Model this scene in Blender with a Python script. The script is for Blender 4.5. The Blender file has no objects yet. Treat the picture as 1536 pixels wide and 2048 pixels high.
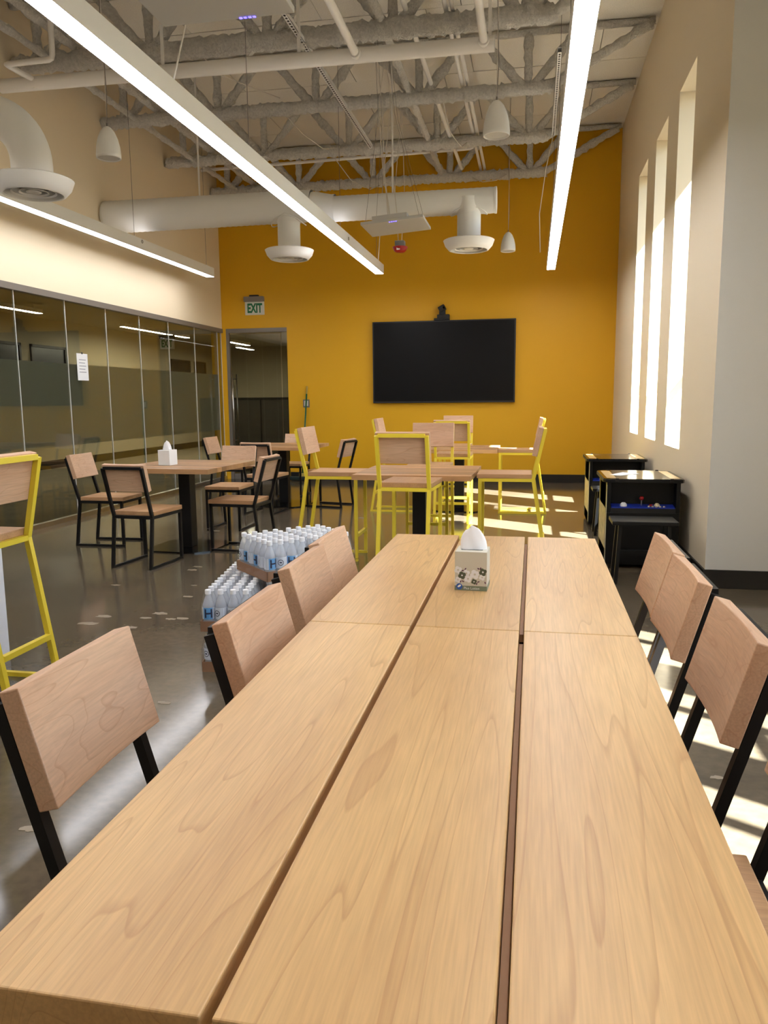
import bpy, bmesh, math, random
from mathutils import Matrix, Vector, Euler
random.seed(7)
PI = math.pi
scene = bpy.context.scene
COL = scene.collection

# ------------------------------------------------------------------ camera, world, sun, exposure
cam_d = bpy.data.cameras.new('camera'); cam = bpy.data.objects.new('camera', cam_d); COL.objects.link(cam)
cam_d.sensor_fit = 'HORIZONTAL'; cam_d.sensor_width = 36.0; cam_d.lens = 36.0 * 1540.0 / 1536.0
cam_d.clip_start = 0.02; cam_d.clip_end = 200
R = Matrix(((0.9820162, -0.0190152, 0.1878366), (0.1885979, 0.1444445, -0.9713736), (-0.0086611, 0.9893302, 0.1454331)))
cam.matrix_world = Matrix.Translation((0, 0, 1.33)) @ R.to_4x4()
scene.camera = cam
scene.view_settings.view_transform = 'Standard'
scene.view_settings.look = 'None'
scene.view_settings.gamma = 1.0
scene.view_settings.use_curve_mapping = False
scene.view_settings.exposure = 1.0

SUN_DIR = Vector((-1.0, 0.62, -1.34)).normalized()
w = bpy.data.worlds.new('sky_world'); scene.world = w; w.use_nodes = True
nt = w.node_tree; nt.nodes.clear()
sky = nt.nodes.new('ShaderNodeTexSky'); sky.sky_type = 'NISHITA'; sky.sun_disc = False
sky.sun_elevation = math.asin(-SUN_DIR.z); sky.sun_rotation = math.atan2(-SUN_DIR.x, -SUN_DIR.y)
bg = nt.nodes.new('ShaderNodeBackground'); bg.inputs[1].default_value = 0.55
wo = nt.nodes.new('ShaderNodeOutputWorld')
nt.links.new(sky.outputs[0], bg.inputs[0]); nt.links.new(bg.outputs[0], wo.inputs[0])
sd = bpy.data.lights.new('sun', 'SUN'); sd.energy = 44.0; sd.angle = math.radians(0.53); sd.color = (1, .98, .96)
so = bpy.data.objects.new('sun', sd); COL.objects.link(so)
so.rotation_euler = SUN_DIR.to_track_quat('-Z', 'Y').to_euler(); so.location = (12, -8, 16)

STRIP_EMIT = 12.0     # room's linear pendant lights
HALL_EMIT = 60.0       # lights beyond the glass

# ------------------------------------------------------------------ helpers
def lin(c):
    return tuple((v / 12.92 if v <= .04045 else ((v + .055) / 1.055) ** 2.4) for v in (x / 255.0 for x in c))
MATS = {}
def base_mat(name):
    m = bpy.data.materials.new(name); m.use_nodes = True
    n = m.node_tree; b = n.nodes['Principled BSDF']
    MATS[name] = m
    return m, n, b
def mat(name, rgb, rough=.5, metal=0.0, spec=.5, bump=0, bscale=40, var=0.0, vscale=6, coat=0):
    m, n, b = base_mat(name)
    c = lin(rgb)
    b.inputs['Base Color'].default_value = (*c, 1); b.inputs['Roughness'].default_value = rough
    b.inputs['Metallic'].default_value = metal; b.inputs['Specular IOR Level'].default_value = spec
    b.inputs['Coat Weight'].default_value = coat
    tc = n.nodes.new('ShaderNodeTexCoord')
    if var > 0:
        nz = n.nodes.new('ShaderNodeTexNoise'); nz.inputs['Scale'].default_value = vscale; nz.inputs['Detail'].default_value = 5
        n.links.new(tc.outputs['Object'], nz.inputs['Vector'])
        mx = n.nodes.new('ShaderNodeMix'); mx.data_type = 'RGBA'
        mx.inputs[6].default_value = (*[v * (1 - var) for v in c], 1); mx.inputs[7].default_value = (*[min(1, v * (1 + var)) for v in c], 1)
        n.links.new(nz.outputs[0], mx.inputs[0]); n.links.new(mx.outputs[2], b.inputs['Base Color'])
    if bump > 0:
        nb = n.nodes.new('ShaderNodeTexNoise'); nb.inputs['Scale'].default_value = bscale; nb.inputs['Detail'].default_value = 4
        n.links.new(tc.outputs['Object'], nb.inputs['Vector'])
        bp = n.nodes.new('ShaderNodeBump'); bp.inputs['Strength'].default_value = bump; bp.inputs['Distance'].default_value = .01
        n.links.new(nb.outputs[0], bp.inputs['Height']); n.links.new(bp.outputs[0], b.inputs['Normal'])
    return m
def emit(name, rgb, strength):
    m, n, b = base_mat(name)
    b.inputs['Base Color'].default_value = (.8, .8, .8, 1)
    b.inputs['Emission Color'].default_value = (*lin(rgb), 1); b.inputs['Emission Strength'].default_value = strength
    return m
def wood(name, rgb, dark, axis, lines=.5, ring=9.0, stretch=.12, fine=90, rough=.35, contrast=.5, coat=0.0, rnd=.12, distort=3.0):
    """grain runs along `axis` of the object; lines = strength of dark growth lines"""
    m, n, b = base_mat(name); L = n.links; N = n.nodes
    tc = N.new('ShaderNodeTexCoord'); oi = N.new('ShaderNodeObjectInfo')
    off = N.new('ShaderNodeVectorMath'); off.operation = 'SCALE'; off.inputs[0].default_value = (7.3, 5.1, 9.7)
    L.new(oi.outputs['Random'], off.inputs['Scale'])
    add = N.new('ShaderNodeVectorMath'); add.operation = 'ADD'
    L.new(tc.outputs['Object'], add.inputs[0]); L.new(off.outputs[0], add.inputs[1])
    def stretched(s_along, s_across):
        mp = N.new('ShaderNodeMapping'); sc = [s_across] * 3; sc['xyz'.index(axis)] = s_along
        mp.inputs['Scale'].default_value = sc; L.new(add.outputs[0], mp.inputs['Vector']); return mp
    # broad tone
    m1 = stretched(1.2, 7); n1 = N.new('ShaderNodeTexNoise'); n1.inputs['Scale'].default_value = 1.0; n1.inputs['Detail'].default_value = 3
    L.new(m1.outputs[0], n1.inputs['Vector'])
    # fine fibres
    m2 = stretched(fine * .04, fine); n2 = N.new('ShaderNodeTexNoise'); n2.inputs['Scale'].default_value = 1.5; n2.inputs['Detail'].default_value = 2
    L.new(m2.outputs[0], n2.inputs['Vector'])
    # growth lines: contour lines of a stretched noise field
    m3 = stretched(ring * stretch, ring); n3 = N.new('ShaderNodeTexNoise'); n3.inputs['Scale'].default_value = 1.0; n3.inputs['Detail'].default_value = 1.2
    n3.inputs['Distortion'].default_value = .25
    L.new(m3.outputs[0], n3.inputs['Vector'])
    mul = N.new('ShaderNodeMath'); mul.operation = 'MULTIPLY'; mul.inputs[1].default_value = distort * 4; L.new(n3.outputs[0], mul.inputs[0])
    fr = N.new('ShaderNodeMath'); fr.operation = 'FRACT'; L.new(mul.outputs[0], fr.inputs[0])
    rp = N.new('ShaderNodeValToRGB'); e = rp.color_ramp.elements
    e[0].position = 0; e[0].color = (0, 0, 0, 1); e[1].position = 1; e[1].color = (0, 0, 0, 1)
    x = e.new(.84); x.color = (.12, .12, .12, 1); x = e.new(.95); x.color = (1, 1, 1, 1); x = e.new(.975); x.color = (0, 0, 0, 1)
    L.new(fr.outputs[0], rp.inputs[0])
    lm = N.new('ShaderNodeMath'); lm.operation = 'MULTIPLY'; lm.inputs[1].default_value = lines; L.new(rp.outputs[0], lm.inputs[0])
    c, d = lin(rgb), lin(dark)
    a1 = N.new('ShaderNodeMix'); a1.data_type = 'RGBA'
    a1.inputs[6].default_value = (*c, 1); a1.inputs[7].default_value = (*[v + (u - v) * contrast for u, v in zip(d, c)], 1)
    r1 = N.new('ShaderNodeMapRange'); r1.inputs[1].default_value = .3; r1.inputs[2].default_value = .7; L.new(n1.outputs[0], r1.inputs[0]); L.new(r1.outputs[0], a1.inputs[0])
    a2 = N.new('ShaderNodeMix'); a2.data_type = 'RGBA'; a2.blend_type = 'MULTIPLY'; a2.inputs[0].default_value = 1
    r2 = N.new('ShaderNodeMapRange'); r2.inputs[1].default_value = .3; r2.inputs[2].default_value = .7; r2.inputs[3].default_value = .87; r2.inputs[4].default_value = 1.05
    L.new(n2.outputs[0], r2.inputs[0])
    L.new(a1.outputs[2], a2.inputs[6]); L.new(r2.outputs[0], a2.inputs[7])
    a3 = N.new('ShaderNodeMix'); a3.data_type = 'RGBA'; a3.inputs[7].default_value = (*d, 1)
    L.new(lm.outputs[0], a3.inputs[0]); L.new(a2.outputs[2], a3.inputs[6])
    hs = N.new('ShaderNodeHueSaturation'); rr = N.new('ShaderNodeMapRange'); rr.inputs[3].default_value = 1 - rnd; rr.inputs[4].default_value = 1 + rnd * .6
    L.new(oi.outputs['Random'], rr.inputs[0]); L.new(rr.outputs[0], hs.inputs['Value']); L.new(a3.outputs[2], hs.inputs['Color'])
    L.new(hs.outputs[0], b.inputs['Base Color'])
    b.inputs['Roughness'].default_value = rough; b.inputs['Coat Weight'].default_value = coat; b.inputs['Coat Roughness'].default_value = .2
    return m
def pane_mat(name, tint, rough=0.0, refl=1.0, milky=0.0, milk=(255, 255, 255)):
    """thin sheet: tinted see-through + fresnel reflection (+ milky scattering for frosted film)"""
    m = bpy.data.materials.new(name); m.use_nodes = True; MATS[name] = m
    n = m.node_tree; n.nodes.clear(); L = n.links; N = n.nodes
    out = N.new('ShaderNodeOutputMaterial'); tr = N.new('ShaderNodeBsdfTransparent'); tr.inputs[0].default_value = (*tint, 1)
    body = tr
    if milky > 0:
        df = N.new('ShaderNodeBsdfDiffuse'); df.inputs[0].default_value = (*lin(milk), 1)
        tl = N.new('ShaderNodeBsdfTranslucent'); tl.inputs[0].default_value = (*lin(milk), 1)
        mm = N.new('ShaderNodeMixShader'); mm.inputs[0].default_value = .5; L.new(df.outputs[0], mm.inputs[1]); L.new(tl.outputs[0], mm.inputs[2])
        body = N.new('ShaderNodeMixShader'); body.inputs[0].default_value = milky; L.new(tr.outputs[0], body.inputs[1]); L.new(mm.outputs[0], body.inputs[2])
    gl = N.new('ShaderNodeBsdfGlossy'); gl.inputs['Roughness'].default_value = rough
    fr = N.new('ShaderNodeFresnel'); ge = N.new('ShaderNodeNewGeometry')
    io = N.new('ShaderNodeMapRange'); io.inputs[3].default_value = 1.5; io.inputs[4].default_value = 1 / 1.5
    L.new(ge.outputs['Backfacing'], io.inputs[0]); L.new(io.outputs[0], fr.inputs[0])
    mu = N.new('ShaderNodeMath'); mu.operation = 'MULTIPLY'; mu.inputs[1].default_value = refl; L.new(fr.outputs[0], mu.inputs[0])
    mx = N.new('ShaderNodeMixShader'); L.new(mu.outputs[0], mx.inputs[0]); L.new(body.outputs[0], mx.inputs[1]); L.new(gl.outputs[0], mx.inputs[2])
    L.new(mx.outputs[0], out.inputs[0])
    return m

class MB:
    def __init__(s): s.v = []; s.f = []; s.mi = []; s.k = 0
    def add(s, vs, fs, M=None):
        o = len(s.v)
        s.v += [tuple(M @ Vector(p)) if M else tuple(p) for p in vs]
        s.f += [tuple(i + o for i in f) for f in fs]; s.mi += [s.k] * len(fs); return s
    def box(s, x0, x1, y0, y1, z0, z1, M=None):
        vs = [(x0, y0, z0), (x1, y0, z0), (x1, y1, z0), (x0, y1, z0), (x0, y0, z1), (x1, y0, z1), (x1, y1, z1), (x0, y1, z1)]
        return s.add(vs, [(0, 3, 2, 1), (4, 5, 6, 7), (0, 1, 5, 4), (1, 2, 6, 5), (2, 3, 7, 6), (3, 0, 4, 7)], M)
    def prism(s, poly, z0, z1, M=None):
        n = len(poly); vs = [(x, y, z0) for x, y in poly] + [(x, y, z1) for x, y in poly]
        return s.add(vs, [tuple(range(n))[::-1], tuple(range(n, 2 * n))] + [(i, (i + 1) % n, n + (i + 1) % n, n + i) for i in range(n)], M)
    def lathe(s, prof, n=20, M=None):
        vs = []; fs = []
        for r, z in prof:
            for i in range(n):
                a = 2 * PI * i / n; vs.append((r * math.cos(a), r * math.sin(a), z))
        for j in range(len(prof) - 1):
            for i in range(n):
                k = (i + 1) % n; fs.append((j * n + i, j * n + k, (j + 1) * n + k, (j + 1) * n + i))
        return s.add(vs, fs, M)
    def cyl(s, p, q, r, n=10, r2=None):
        return s.tube([p, q], [r, r if r2 is None else r2], n)
    def tube(s, pts, rad, n=8, cap=True, jit=0, rng=None):
        pts = [Vector(p) for p in pts]
        if not hasattr(rad, '__len__'): rad = [rad] * len(pts)
        vs = []; fs = []; u = None
        for i, p in enumerate(pts):
            d = (pts[min(i + 1, len(pts) - 1)] - pts[max(i - 1, 0)]).normalized()
            if u is None: u = d.orthogonal().normalized()
            u = (u - d * u.dot(d)).normalized(); v = d.cross(u)
            for k in range(n):
                a = 2 * PI * k / n; r = rad[i] * (1 + (rng.uniform(-jit, jit) if rng else 0))
                vs.append(p + (u * math.cos(a) + v * math.sin(a)) * r)
        for i in range(len(pts) - 1):
            for k in range(n):
                k2 = (k + 1) % n; fs.append((i * n + k, i * n + k2, (i + 1) * n + k2, (i + 1) * n + k))
        if cap: fs += [tuple(range(n))[::-1], tuple((len(pts) - 1) * n + k for k in range(n))]
        return s.add(vs, fs)
    def ribbon(s, line, half, y0, y1, M=None):
        """flat bar of width 2*half following a polyline in the local x-z plane, y0..y1 deep, mitred"""
        L = []; Rr = []; P = [Vector(p) for p in line]
        for i, p in enumerate(P):
            d0 = (P[i] - P[i - 1]).normalized() if i else (P[1] - P[0]).normalized()
            d1 = (P[i + 1] - P[i]).normalized() if i < len(P) - 1 else d0
            nrm = Vector((-(d0 + d1).y, (d0 + d1).x)).normalized(); n0 = Vector((-d0.y, d0.x)); h = half / max(.3, nrm.dot(n0))
            L.append(p + nrm * h); Rr.append(p - nrm * h)
        n = len(P); vs = []
        for y in (y0, y1): vs += [(q.x, y, q.y) for q in L] + [(q.x, y, q.y) for q in Rr]
        fs = []
        for i in range(n - 1):
            a, b2, c, d = i, i + 1, n + i + 1, n + i; o = 2 * n
            fs += [(a, b2, c, d), (a + o, d + o, c + o, b2 + o), (a, a + o, b2 + o, b2), (d, c, c + o, d + o)]
        fs += [(0, n, n + 2 * n, 2 * n), (n - 1, 3 * n - 1, 4 * n - 1, 2 * n - 1)]
        return s.add(vs, fs, M)
    def mesh(s, name, smooth=False, mats=None):
        me = bpy.data.meshes.new(name); me.from_pydata(s.v, [], s.f); me.update()
        if s.mi and max(s.mi): me.polygons.foreach_set('material_index', s.mi)
        bm = bmesh.new(); bm.from_mesh(me); bmesh.ops.recalc_face_normals(bm, faces=bm.faces); bm.to_mesh(me); bm.free()
        if smooth: me.polygons.foreach_set('use_smooth', [True] * len(me.polygons))
        return me
    def build(s, name, m, parent=None, smooth=False, bevel=0, auto=False):
        me = s.mesh(name, smooth)
        for x in (m if isinstance(m, (list, tuple)) else [m]): me.materials.append(x if not isinstance(x, str) else MATS[x])
        o = bpy.data.objects.new(name, me); COL.objects.link(o)
        if parent: o.parent = parent
        if bevel:
            bv = o.modifiers.new('edge', 'BEVEL'); bv.width = bevel; bv.segments = 2; bv.limit_method = 'ANGLE'; bv.angle_limit = math.radians(40)
        if auto:
            try: me.set_sharp_from_angle(angle=math.radians(40))
            except Exception: pass
        return o
def tag(o, label=None, cat=None, group=None, kind=None):
    if label: o['label'] = label
    if cat: o['category'] = cat
    if group: o['group'] = group
    if kind: o['kind'] = kind
    return o
def empty(name, loc=(0, 0, 0), rz=0.0, label=None, cat=None, group=None, kind=None):
    o = bpy.data.objects.new(name, None); COL.objects.link(o); o.location = loc; o.rotation_euler = (0, 0, rz); o.empty_display_size = .1
    return tag(o, label, cat, group, kind)
def copy_tree(o, parent=None):
    c = o.copy(); COL.objects.link(c); c.parent = parent
    for ch in [x for x in bpy.data.objects if x.parent == o]: copy_tree(ch, c)
    return c
def link_copy(o, parent, loc=None, rot=None, scale=None):
    c = o.copy(); COL.objects.link(c); c.parent = parent
    if loc is not None: c.location = loc
    if rot is not None: c.rotation_euler = rot
    if scale is not None: c.scale = scale
    return c
def text_obj(name, s, size, m, parent, M, extrude=.0004, align='CENTER', sx=1.0, bold=0.0):
    cu = bpy.data.curves.new('lettering', 'FONT'); cu.body = s; cu.size = size; cu.extrude = extrude; cu.offset = bold; cu.align_x = align; cu.align_y = 'CENTER'
    t = bpy.data.objects.new('lettering', cu); COL.objects.link(t)
    me = bpy.data.meshes.new_from_object(t); bpy.data.objects.remove(t)
    me.transform(M @ Matrix.Scale(sx, 4, (1, 0, 0))); me.materials.clear(); me.materials.append(MATS[m])
    o = bpy.data.objects.new(name, me); COL.objects.link(o); o.parent = parent
    return o
def frame_M(origin, xa, ya):
    x = Vector(xa).normalized(); y = Vector(ya).normalized(); z = x.cross(y)
    return Matrix(((x.x, y.x, z.x, origin[0]), (x.y, y.y, z.y, origin[1]), (x.z, y.z, z.z, origin[2]), (0, 0, 0, 1)))

# ------------------------------------------------------------------ materials
mat('cream_paint', (230, 214, 185), .7, bump=.05, bscale=160)
mat('daylight_grey', (208, 207, 202), .7, bump=.05, bscale=160)  # cool daylight on the return wall is put into this grey
mat('yellow_paint', (225, 169, 2), .55, bump=.06, bscale=220)
mat('black_base', (22, 20, 18), .45)
mat('white_metal', (238, 237, 234), .45)
mat('white_plastic', (238, 237, 234), .5)
mat('duct_white', (238, 237, 234), .55)
mat('grille_dark', (70, 64, 56), .6)
mat('pipe_white', (234, 230, 224), .5)
mat('wire_white', (214, 206, 194), .5)
mat('wire_grey', (120, 112, 104), .5)
mat('steel', (190, 188, 184), .28, metal=1.0)
mat('alu_grey', (128, 120, 112), .45, metal=.3)
mat('black_metal', (15, 13, 13), .5, spec=.35)
mat('black_gloss', (16, 15, 15), .12)
mat('yellow_metal', (234, 208, 58), .4)
mat('screen_black', (8, 8, 9), .38, spec=.2)
mat('bezel', (34, 34, 36), .4)
mat('black_plastic', (14, 14, 15), .5)
mat('mic_grey', (196, 194, 190), .6)
mat('box_grey', (140, 142, 140), .5)
mat('red_plastic', (170, 22, 24), .35)
mat('card_white', (230, 229, 226), .6)
mat('tissue_beige', (206, 200, 182), .6)
mat('tissue_green', (122, 130, 104), .6)
mat('print_white', (238, 236, 234), .6)
mat('print_green', (88, 92, 70), .6)
mat('print_plum', (92, 44, 74), .6)
mat('print_blue', (52, 92, 168), .6)
mat('paper_white', (240, 240, 242), .7)
mat('tissue_paper', (246, 245, 245), .8)
mat('ink_grey', (150, 150, 160), .7)
mat('broom_green', (26, 92, 58), .4)
mat('broom_dark', (22, 40, 36), .8, bump=.5, bscale=120)
mat('broom_tip', (196, 176, 96), .5)
mat('cardboard', (150, 112, 84), .8, var=.12)
mat('water_cap', (238, 238, 240), .4)
mat('label_white', (214, 222, 234), .5)
mat('label_blue', (96, 160, 214), .5)
mat('label_navy', (26, 34, 70), .5)
mat('arcade_black', (8, 8, 9), .45, spec=.3)
mat('arcade_blue', (24, 52, 160), .35)
mat('arcade_cream', (222, 206, 170), .4)
mat('arcade_gold', (176, 140, 70), .4)
mat('arcade_art', (196, 176, 130), .5, var=.7, vscale=18)
mat('arcade_stripe', (206, 204, 190), .4)
mat('leg_white', (226, 226, 230), .5, var=.06)
mat('hall_wall', (168, 158, 134), .8)
mat('hall_dark', (34, 32, 30), .3)
mat('hall_frame', (46, 38, 30), .5)
mat('hall_panel', (92, 88, 80), .7)
mat('exit_face', (226, 226, 216), .5)
mat('exit_green', (10, 110, 66), .5)
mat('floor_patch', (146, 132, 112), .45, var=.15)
mat('groove_wood', (164, 122, 84), .6)
emit('strip_glow', (250, 250, 255), STRIP_EMIT)
emit('ceiling_fill_glow', (250, 250, 255), 0.9)  # upward glow added to brighten the ceiling
emit('hall_glow', (255, 248, 225), HALL_EMIT)
emit('blue_led', (70, 60, 255), 3.0)
wood('maple', (220, 179, 120), (164, 116, 68), 'y', lines=.42, ring=7.5, stretch=.07, fine=150, rough=.38, contrast=.4, rnd=.05, distort=3.6)
wood('beech', (220, 181, 147), (176, 122, 86), 'y', lines=.35, ring=9, stretch=.22, fine=130, rough=.5, contrast=.45, rnd=.06, distort=2.5)
wood('stave', (204, 160, 112), (140, 92, 54), 'x', lines=.3, ring=12, stretch=.1, fine=110, rough=.4, contrast=.6, rnd=.34)
wood('seat_wood', (206, 162, 116), (150, 104, 66), 'x', lines=.35, ring=10, stretch=.14, fine=120, rough=.42, contrast=.6, rnd=.06)

def concrete():
    m, n, b = base_mat('concrete'); N = n.nodes; L = n.links
    tc = N.new('ShaderNodeTexCoord')
    a = N.new('ShaderNodeTexNoise'); a.inputs['Scale'].default_value = .9; a.inputs['Detail'].default_value = 8; a.inputs['Roughness'].default_value = .6
    c = N.new('ShaderNodeTexNoise'); c.inputs['Scale'].default_value = 26; c.inputs['Detail'].default_value = 6
    L.new(tc.outputs['Object'], a.inputs['Vector']); L.new(tc.outputs['Object'], c.inputs['Vector'])
    r = N.new('ShaderNodeValToRGB'); e = r.color_ramp.elements
    e[0].position = .3; e[0].color = (*lin((78, 70, 57)), 1); e[1].position = .72; e[1].color = (*lin((112, 100, 82)), 1)
    L.new(a.outputs[0], r.inputs[0])
    mx = N.new('ShaderNodeMix'); mx.data_type = 'RGBA'; mx.blend_type = 'MULTIPLY'; mx.inputs[0].default_value = 1
    mr = N.new('ShaderNodeMapRange'); mr.inputs[1].default_value = .3; mr.inputs[2].default_value = .7; mr.inputs[3].default_value = .86; mr.inputs[4].default_value = 1.1
    L.new(c.outputs[0], mr.inputs[0]); L.new(r.outputs[0], mx.inputs[6]); L.new(mr.outputs[0], mx.inputs[7]); L.new(mx.outputs[2], b.inputs['Base Color'])
    rr = N.new('ShaderNodeMapRange'); rr.inputs[3].default_value = .08; rr.inputs[4].default_value = .17; L.new(a.outputs[0], rr.inputs[0]); L.new(rr.outputs[0], b.inputs['Roughness'])
    b.inputs['Specular IOR Level'].default_value = .4
    bp = N.new('ShaderNodeBump'); bp.inputs['Strength'].default_value = .012; bp.inputs['Distance'].default_value = .02; L.new(a.outputs[0], bp.inputs['Height']); L.new(bp.outputs[0], b.inputs['Normal'])
concrete()
def fuzzy(name, rgb, scale, strength, rough=.95, low=.82):
    m, n, b = base_mat(name); N = n.nodes; L = n.links
    tc = N.new('ShaderNodeTexCoord')
    a = N.new('ShaderNodeTexNoise'); a.inputs['Scale'].default_value = scale; a.inputs['Detail'].default_value = 6; a.inputs['Roughness'].default_value = .65
    L.new(tc.outputs['Object'], a.inputs['Vector'])
    r = N.new('ShaderNodeValToRGB'); e = r.color_ramp.elements; c = lin(rgb)
    e[0].position = .32; e[0].color = (*[v * low for v in c], 1); e[1].position = .62; e[1].color = (*c, 1)
    L.new(a.outputs[0], r.inputs[0]); L.new(r.outputs[0], b.inputs['Base Color']); b.inputs['Roughness'].default_value = rough; b.inputs['Specular IOR Level'].default_value = .1
    bp = N.new('ShaderNodeBump'); bp.inputs['Strength'].default_value = strength; bp.inputs['Distance'].default_value = .05; L.new(a.outputs[0], bp.inputs['Height']); L.new(bp.outputs[0], b.inputs['Normal'])
fuzzy('spray_coat', (246, 241, 232), 38, 1.0)
fuzzy('ceiling_board', (240, 234, 222), 120, .4, low=.8)
fuzzy('carpet', (120, 110, 92), 3.0, .1)
pane_mat('partition_glass', (.77, .78, .73), refl=1.3)
pane_mat('frost_film', (.5, .5, .44), rough=.2, refl=.5, milky=.88, milk=(190, 188, 174))
pane_mat('window_glass', (.93, .96, .96), refl=1.0)
pane_mat('shrink_film', (.985, .985, .99), rough=.15, refl=.55)
pane_mat('bottle_plastic', (.94, .96, .98), rough=.06, refl=1.2, milky=.42, milk=(244, 246, 250))

# ------------------------------------------------------------------ the room
XL, XR, YF, ZC = -5.1, 1.2, 12.35, 5.2
XO, YP, YB = 2.6, 5.6, -4.0          # outer wall of the wide bay, its return, wall behind the camera
WT = .3
fl = MB().box(XL, XO + WT, YB - WT, YF + .05, -.12, 0).build('floor', 'concrete'); tag(fl, 'polished brown-grey concrete floor', 'floor', kind='structure')
rng = random.Random(3)
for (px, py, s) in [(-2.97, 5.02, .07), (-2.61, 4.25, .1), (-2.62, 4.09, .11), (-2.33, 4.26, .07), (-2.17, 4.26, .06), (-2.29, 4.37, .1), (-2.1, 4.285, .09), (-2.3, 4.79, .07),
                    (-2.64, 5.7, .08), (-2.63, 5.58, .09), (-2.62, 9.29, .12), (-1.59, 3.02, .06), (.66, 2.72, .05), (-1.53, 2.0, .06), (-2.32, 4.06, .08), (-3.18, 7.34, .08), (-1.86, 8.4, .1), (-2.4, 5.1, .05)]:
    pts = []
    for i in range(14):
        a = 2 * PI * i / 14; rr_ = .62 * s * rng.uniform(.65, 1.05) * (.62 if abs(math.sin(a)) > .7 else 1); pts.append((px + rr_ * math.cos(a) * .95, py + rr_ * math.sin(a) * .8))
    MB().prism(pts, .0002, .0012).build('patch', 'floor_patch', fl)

# ceiling boards, each a panel
ce = MB().box(XL, XR + WT, YP + .25, YF + .05, ZC + .05, ZC + .2).box(XL, XO + WT, YB - WT, YP + .25, ZC + .05, ZC + .2).build('ceiling', 'cream_paint'); tag(ce, kind='structure')
pm = MB().box(-.72, .72, -.4, .4, 0, .045).build('ceiling_panel', 'ceiling_board', ce)
first = True; y = YF - .4
row = 0
while y > YB:
    x = XL + .72 + (0 if row % 2 else -.36)
    while x < (XO + .6 if y < YP else XR + .5):
        o = pm if first else link_copy(pm, ce); first = False
        o.location = (x, y, ZC + .0 + (.004 if (row + int(x * 3)) % 3 == 0 else 0)); o.scale = (.994, .99, 1)
        x += 1.44
    y -= .805; row += 1

# far wall (yellow) with the door opening
DX0, DX1, DZ = -5.04, -3.98, 2.50
wf = MB().box(DX1, XR + WT, YF, YF + .2, 0, ZC + .1).box(XL - .2, DX1, YF, YF + .2, DZ, ZC + .1).box(XL - .2, DX0, YF, YF + .2, 0, DZ)
tag(wf.build('wall_far', 'yellow_paint'), 'saffron yellow end wall', 'wall', kind='structure')
bb = MB().box(DX1 + .01, XR, YF - .014, YF, 0, .13); tag(bb.build('baseboard_far', 'black_base'), kind='structure')

# right wall with three tall windows
WIN = [(9.42, 10.15), (8.09, 8.82), (6.78, 7.51)]; ZS, ZH = .89, 3.945
wr = MB(); ys = [YP + .0, 6.78, 7.51, 8.09, 8.82, 9.42, 10.15, YF]
for i in range(0, 8, 2): wr.box(XR, XR + WT, ys[i], ys[i + 1], 0, ZC + .1)
for a, b in WIN: wr.box(XR, XR + WT, a, b, 0, ZS).box(XR, XR + WT, a, b, ZH, ZC + .1)
tag(wr.build('wall_right', 'cream_paint'), kind='structure')
bb = MB().box(XR - .014, XR, YP, YF - .014, 0, .13); tag(bb.build('baseboard_right', 'black_base'), kind='structure')
def window(name, axis_x, a, b, zs, zh, transoms, mullion=None):
    """window set near the outside of a wall that runs along y"""
    e = empty(name, (axis_x, (a + b) / 2, zs), kind='structure')
    w2, h = (b - a) / 2, zh - zs
    f = MB().box(0, .05, -w2, -w2 + .03, 0, h).box(0, .05, w2 - .03, w2, 0, h).box(0, .05, -w2, w2, 0, .03).box(0, .05, -w2, w2, h - .03, h)
    f.build('window_frame', 'white_metal', e)
    zz = [0] + [t - zs for t in transoms] + [h]
    for t in transoms: MB().box(-.004, .05, -w2, w2, t - zs - .018, t - zs + .018).build('transom', 'white_metal', e)
    if mullion: MB().box(0, .05, -.025, .025, 0, h).build('mullion', 'white_metal', e)
    for i in range(len(zz) - 1): MB().box(.02, .026, -w2 + .02, w2 - .02, zz[i] + .01, zz[i + 1] - .01).build('pane', 'window_glass', e)
    return e
for i, (a, b) in enumerate(WIN): window('window_%d' % (i + 1), XR + WT - .07, a, b, ZS, ZH, [1.62])

tag(MB().box(XR + WT, 2.15, YP + .25, 13.2, 4.3, 4.42).build('sun_blocker', 'daylight_grey'), kind='structure')   # unseen slab, added and sized to keep sun off the upper windows
# return wall (daylight grey painted in), outer wall of the bay, wall behind the camera
wp = MB().box(XR, XO + WT, YP - .0, YP + .25, 0, ZC + .1); wp.v = [(x + (.0 if x > XR + .01 else .0), y, z) for x, y, z in wp.v]
o = MB().box(XR + WT, XO + WT, YP, YP + .25, 0, ZC + .1).box(XR, XR + WT, YP - .001, YP, 0, ZC + .1).build('wall_return', 'daylight_grey'); tag(o, kind='structure')
bb = MB().box(XR - .014, XO, YP - .016, YP - .001, 0, .13); tag(bb.build('baseboard_return', 'black_base'), kind='structure')
NW = [(2.52 - .92 * k, 3.25 - .92 * k) for k in range(3)]
wo_ = MB(); edges = sorted([e for p in NW for e in p]); edges = [YB] + edges + [YP]
for i in range(0, len(edges), 2): wo_.box(XO, XO + WT, edges[i], edges[i + 1], 0, ZC + .1)
for a, b in NW: wo_.box(XO, XO + WT, a, b, 0, .5).box(XO, XO + WT, a, b, ZH, ZC + .1)
tag(wo_.build('wall_bay', 'cream_paint'), kind='structure')
for i, (a, b) in enumerate(NW): window('window_%d' % (i + 4), XO + WT - .07, a, b, .5, ZH, [2.62], True)
tag(MB().box(XL - .2, XO + WT, YB - .2, YB, 0, ZC + .1).build('wall_back', 'cream_paint'), kind='structure')

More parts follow.
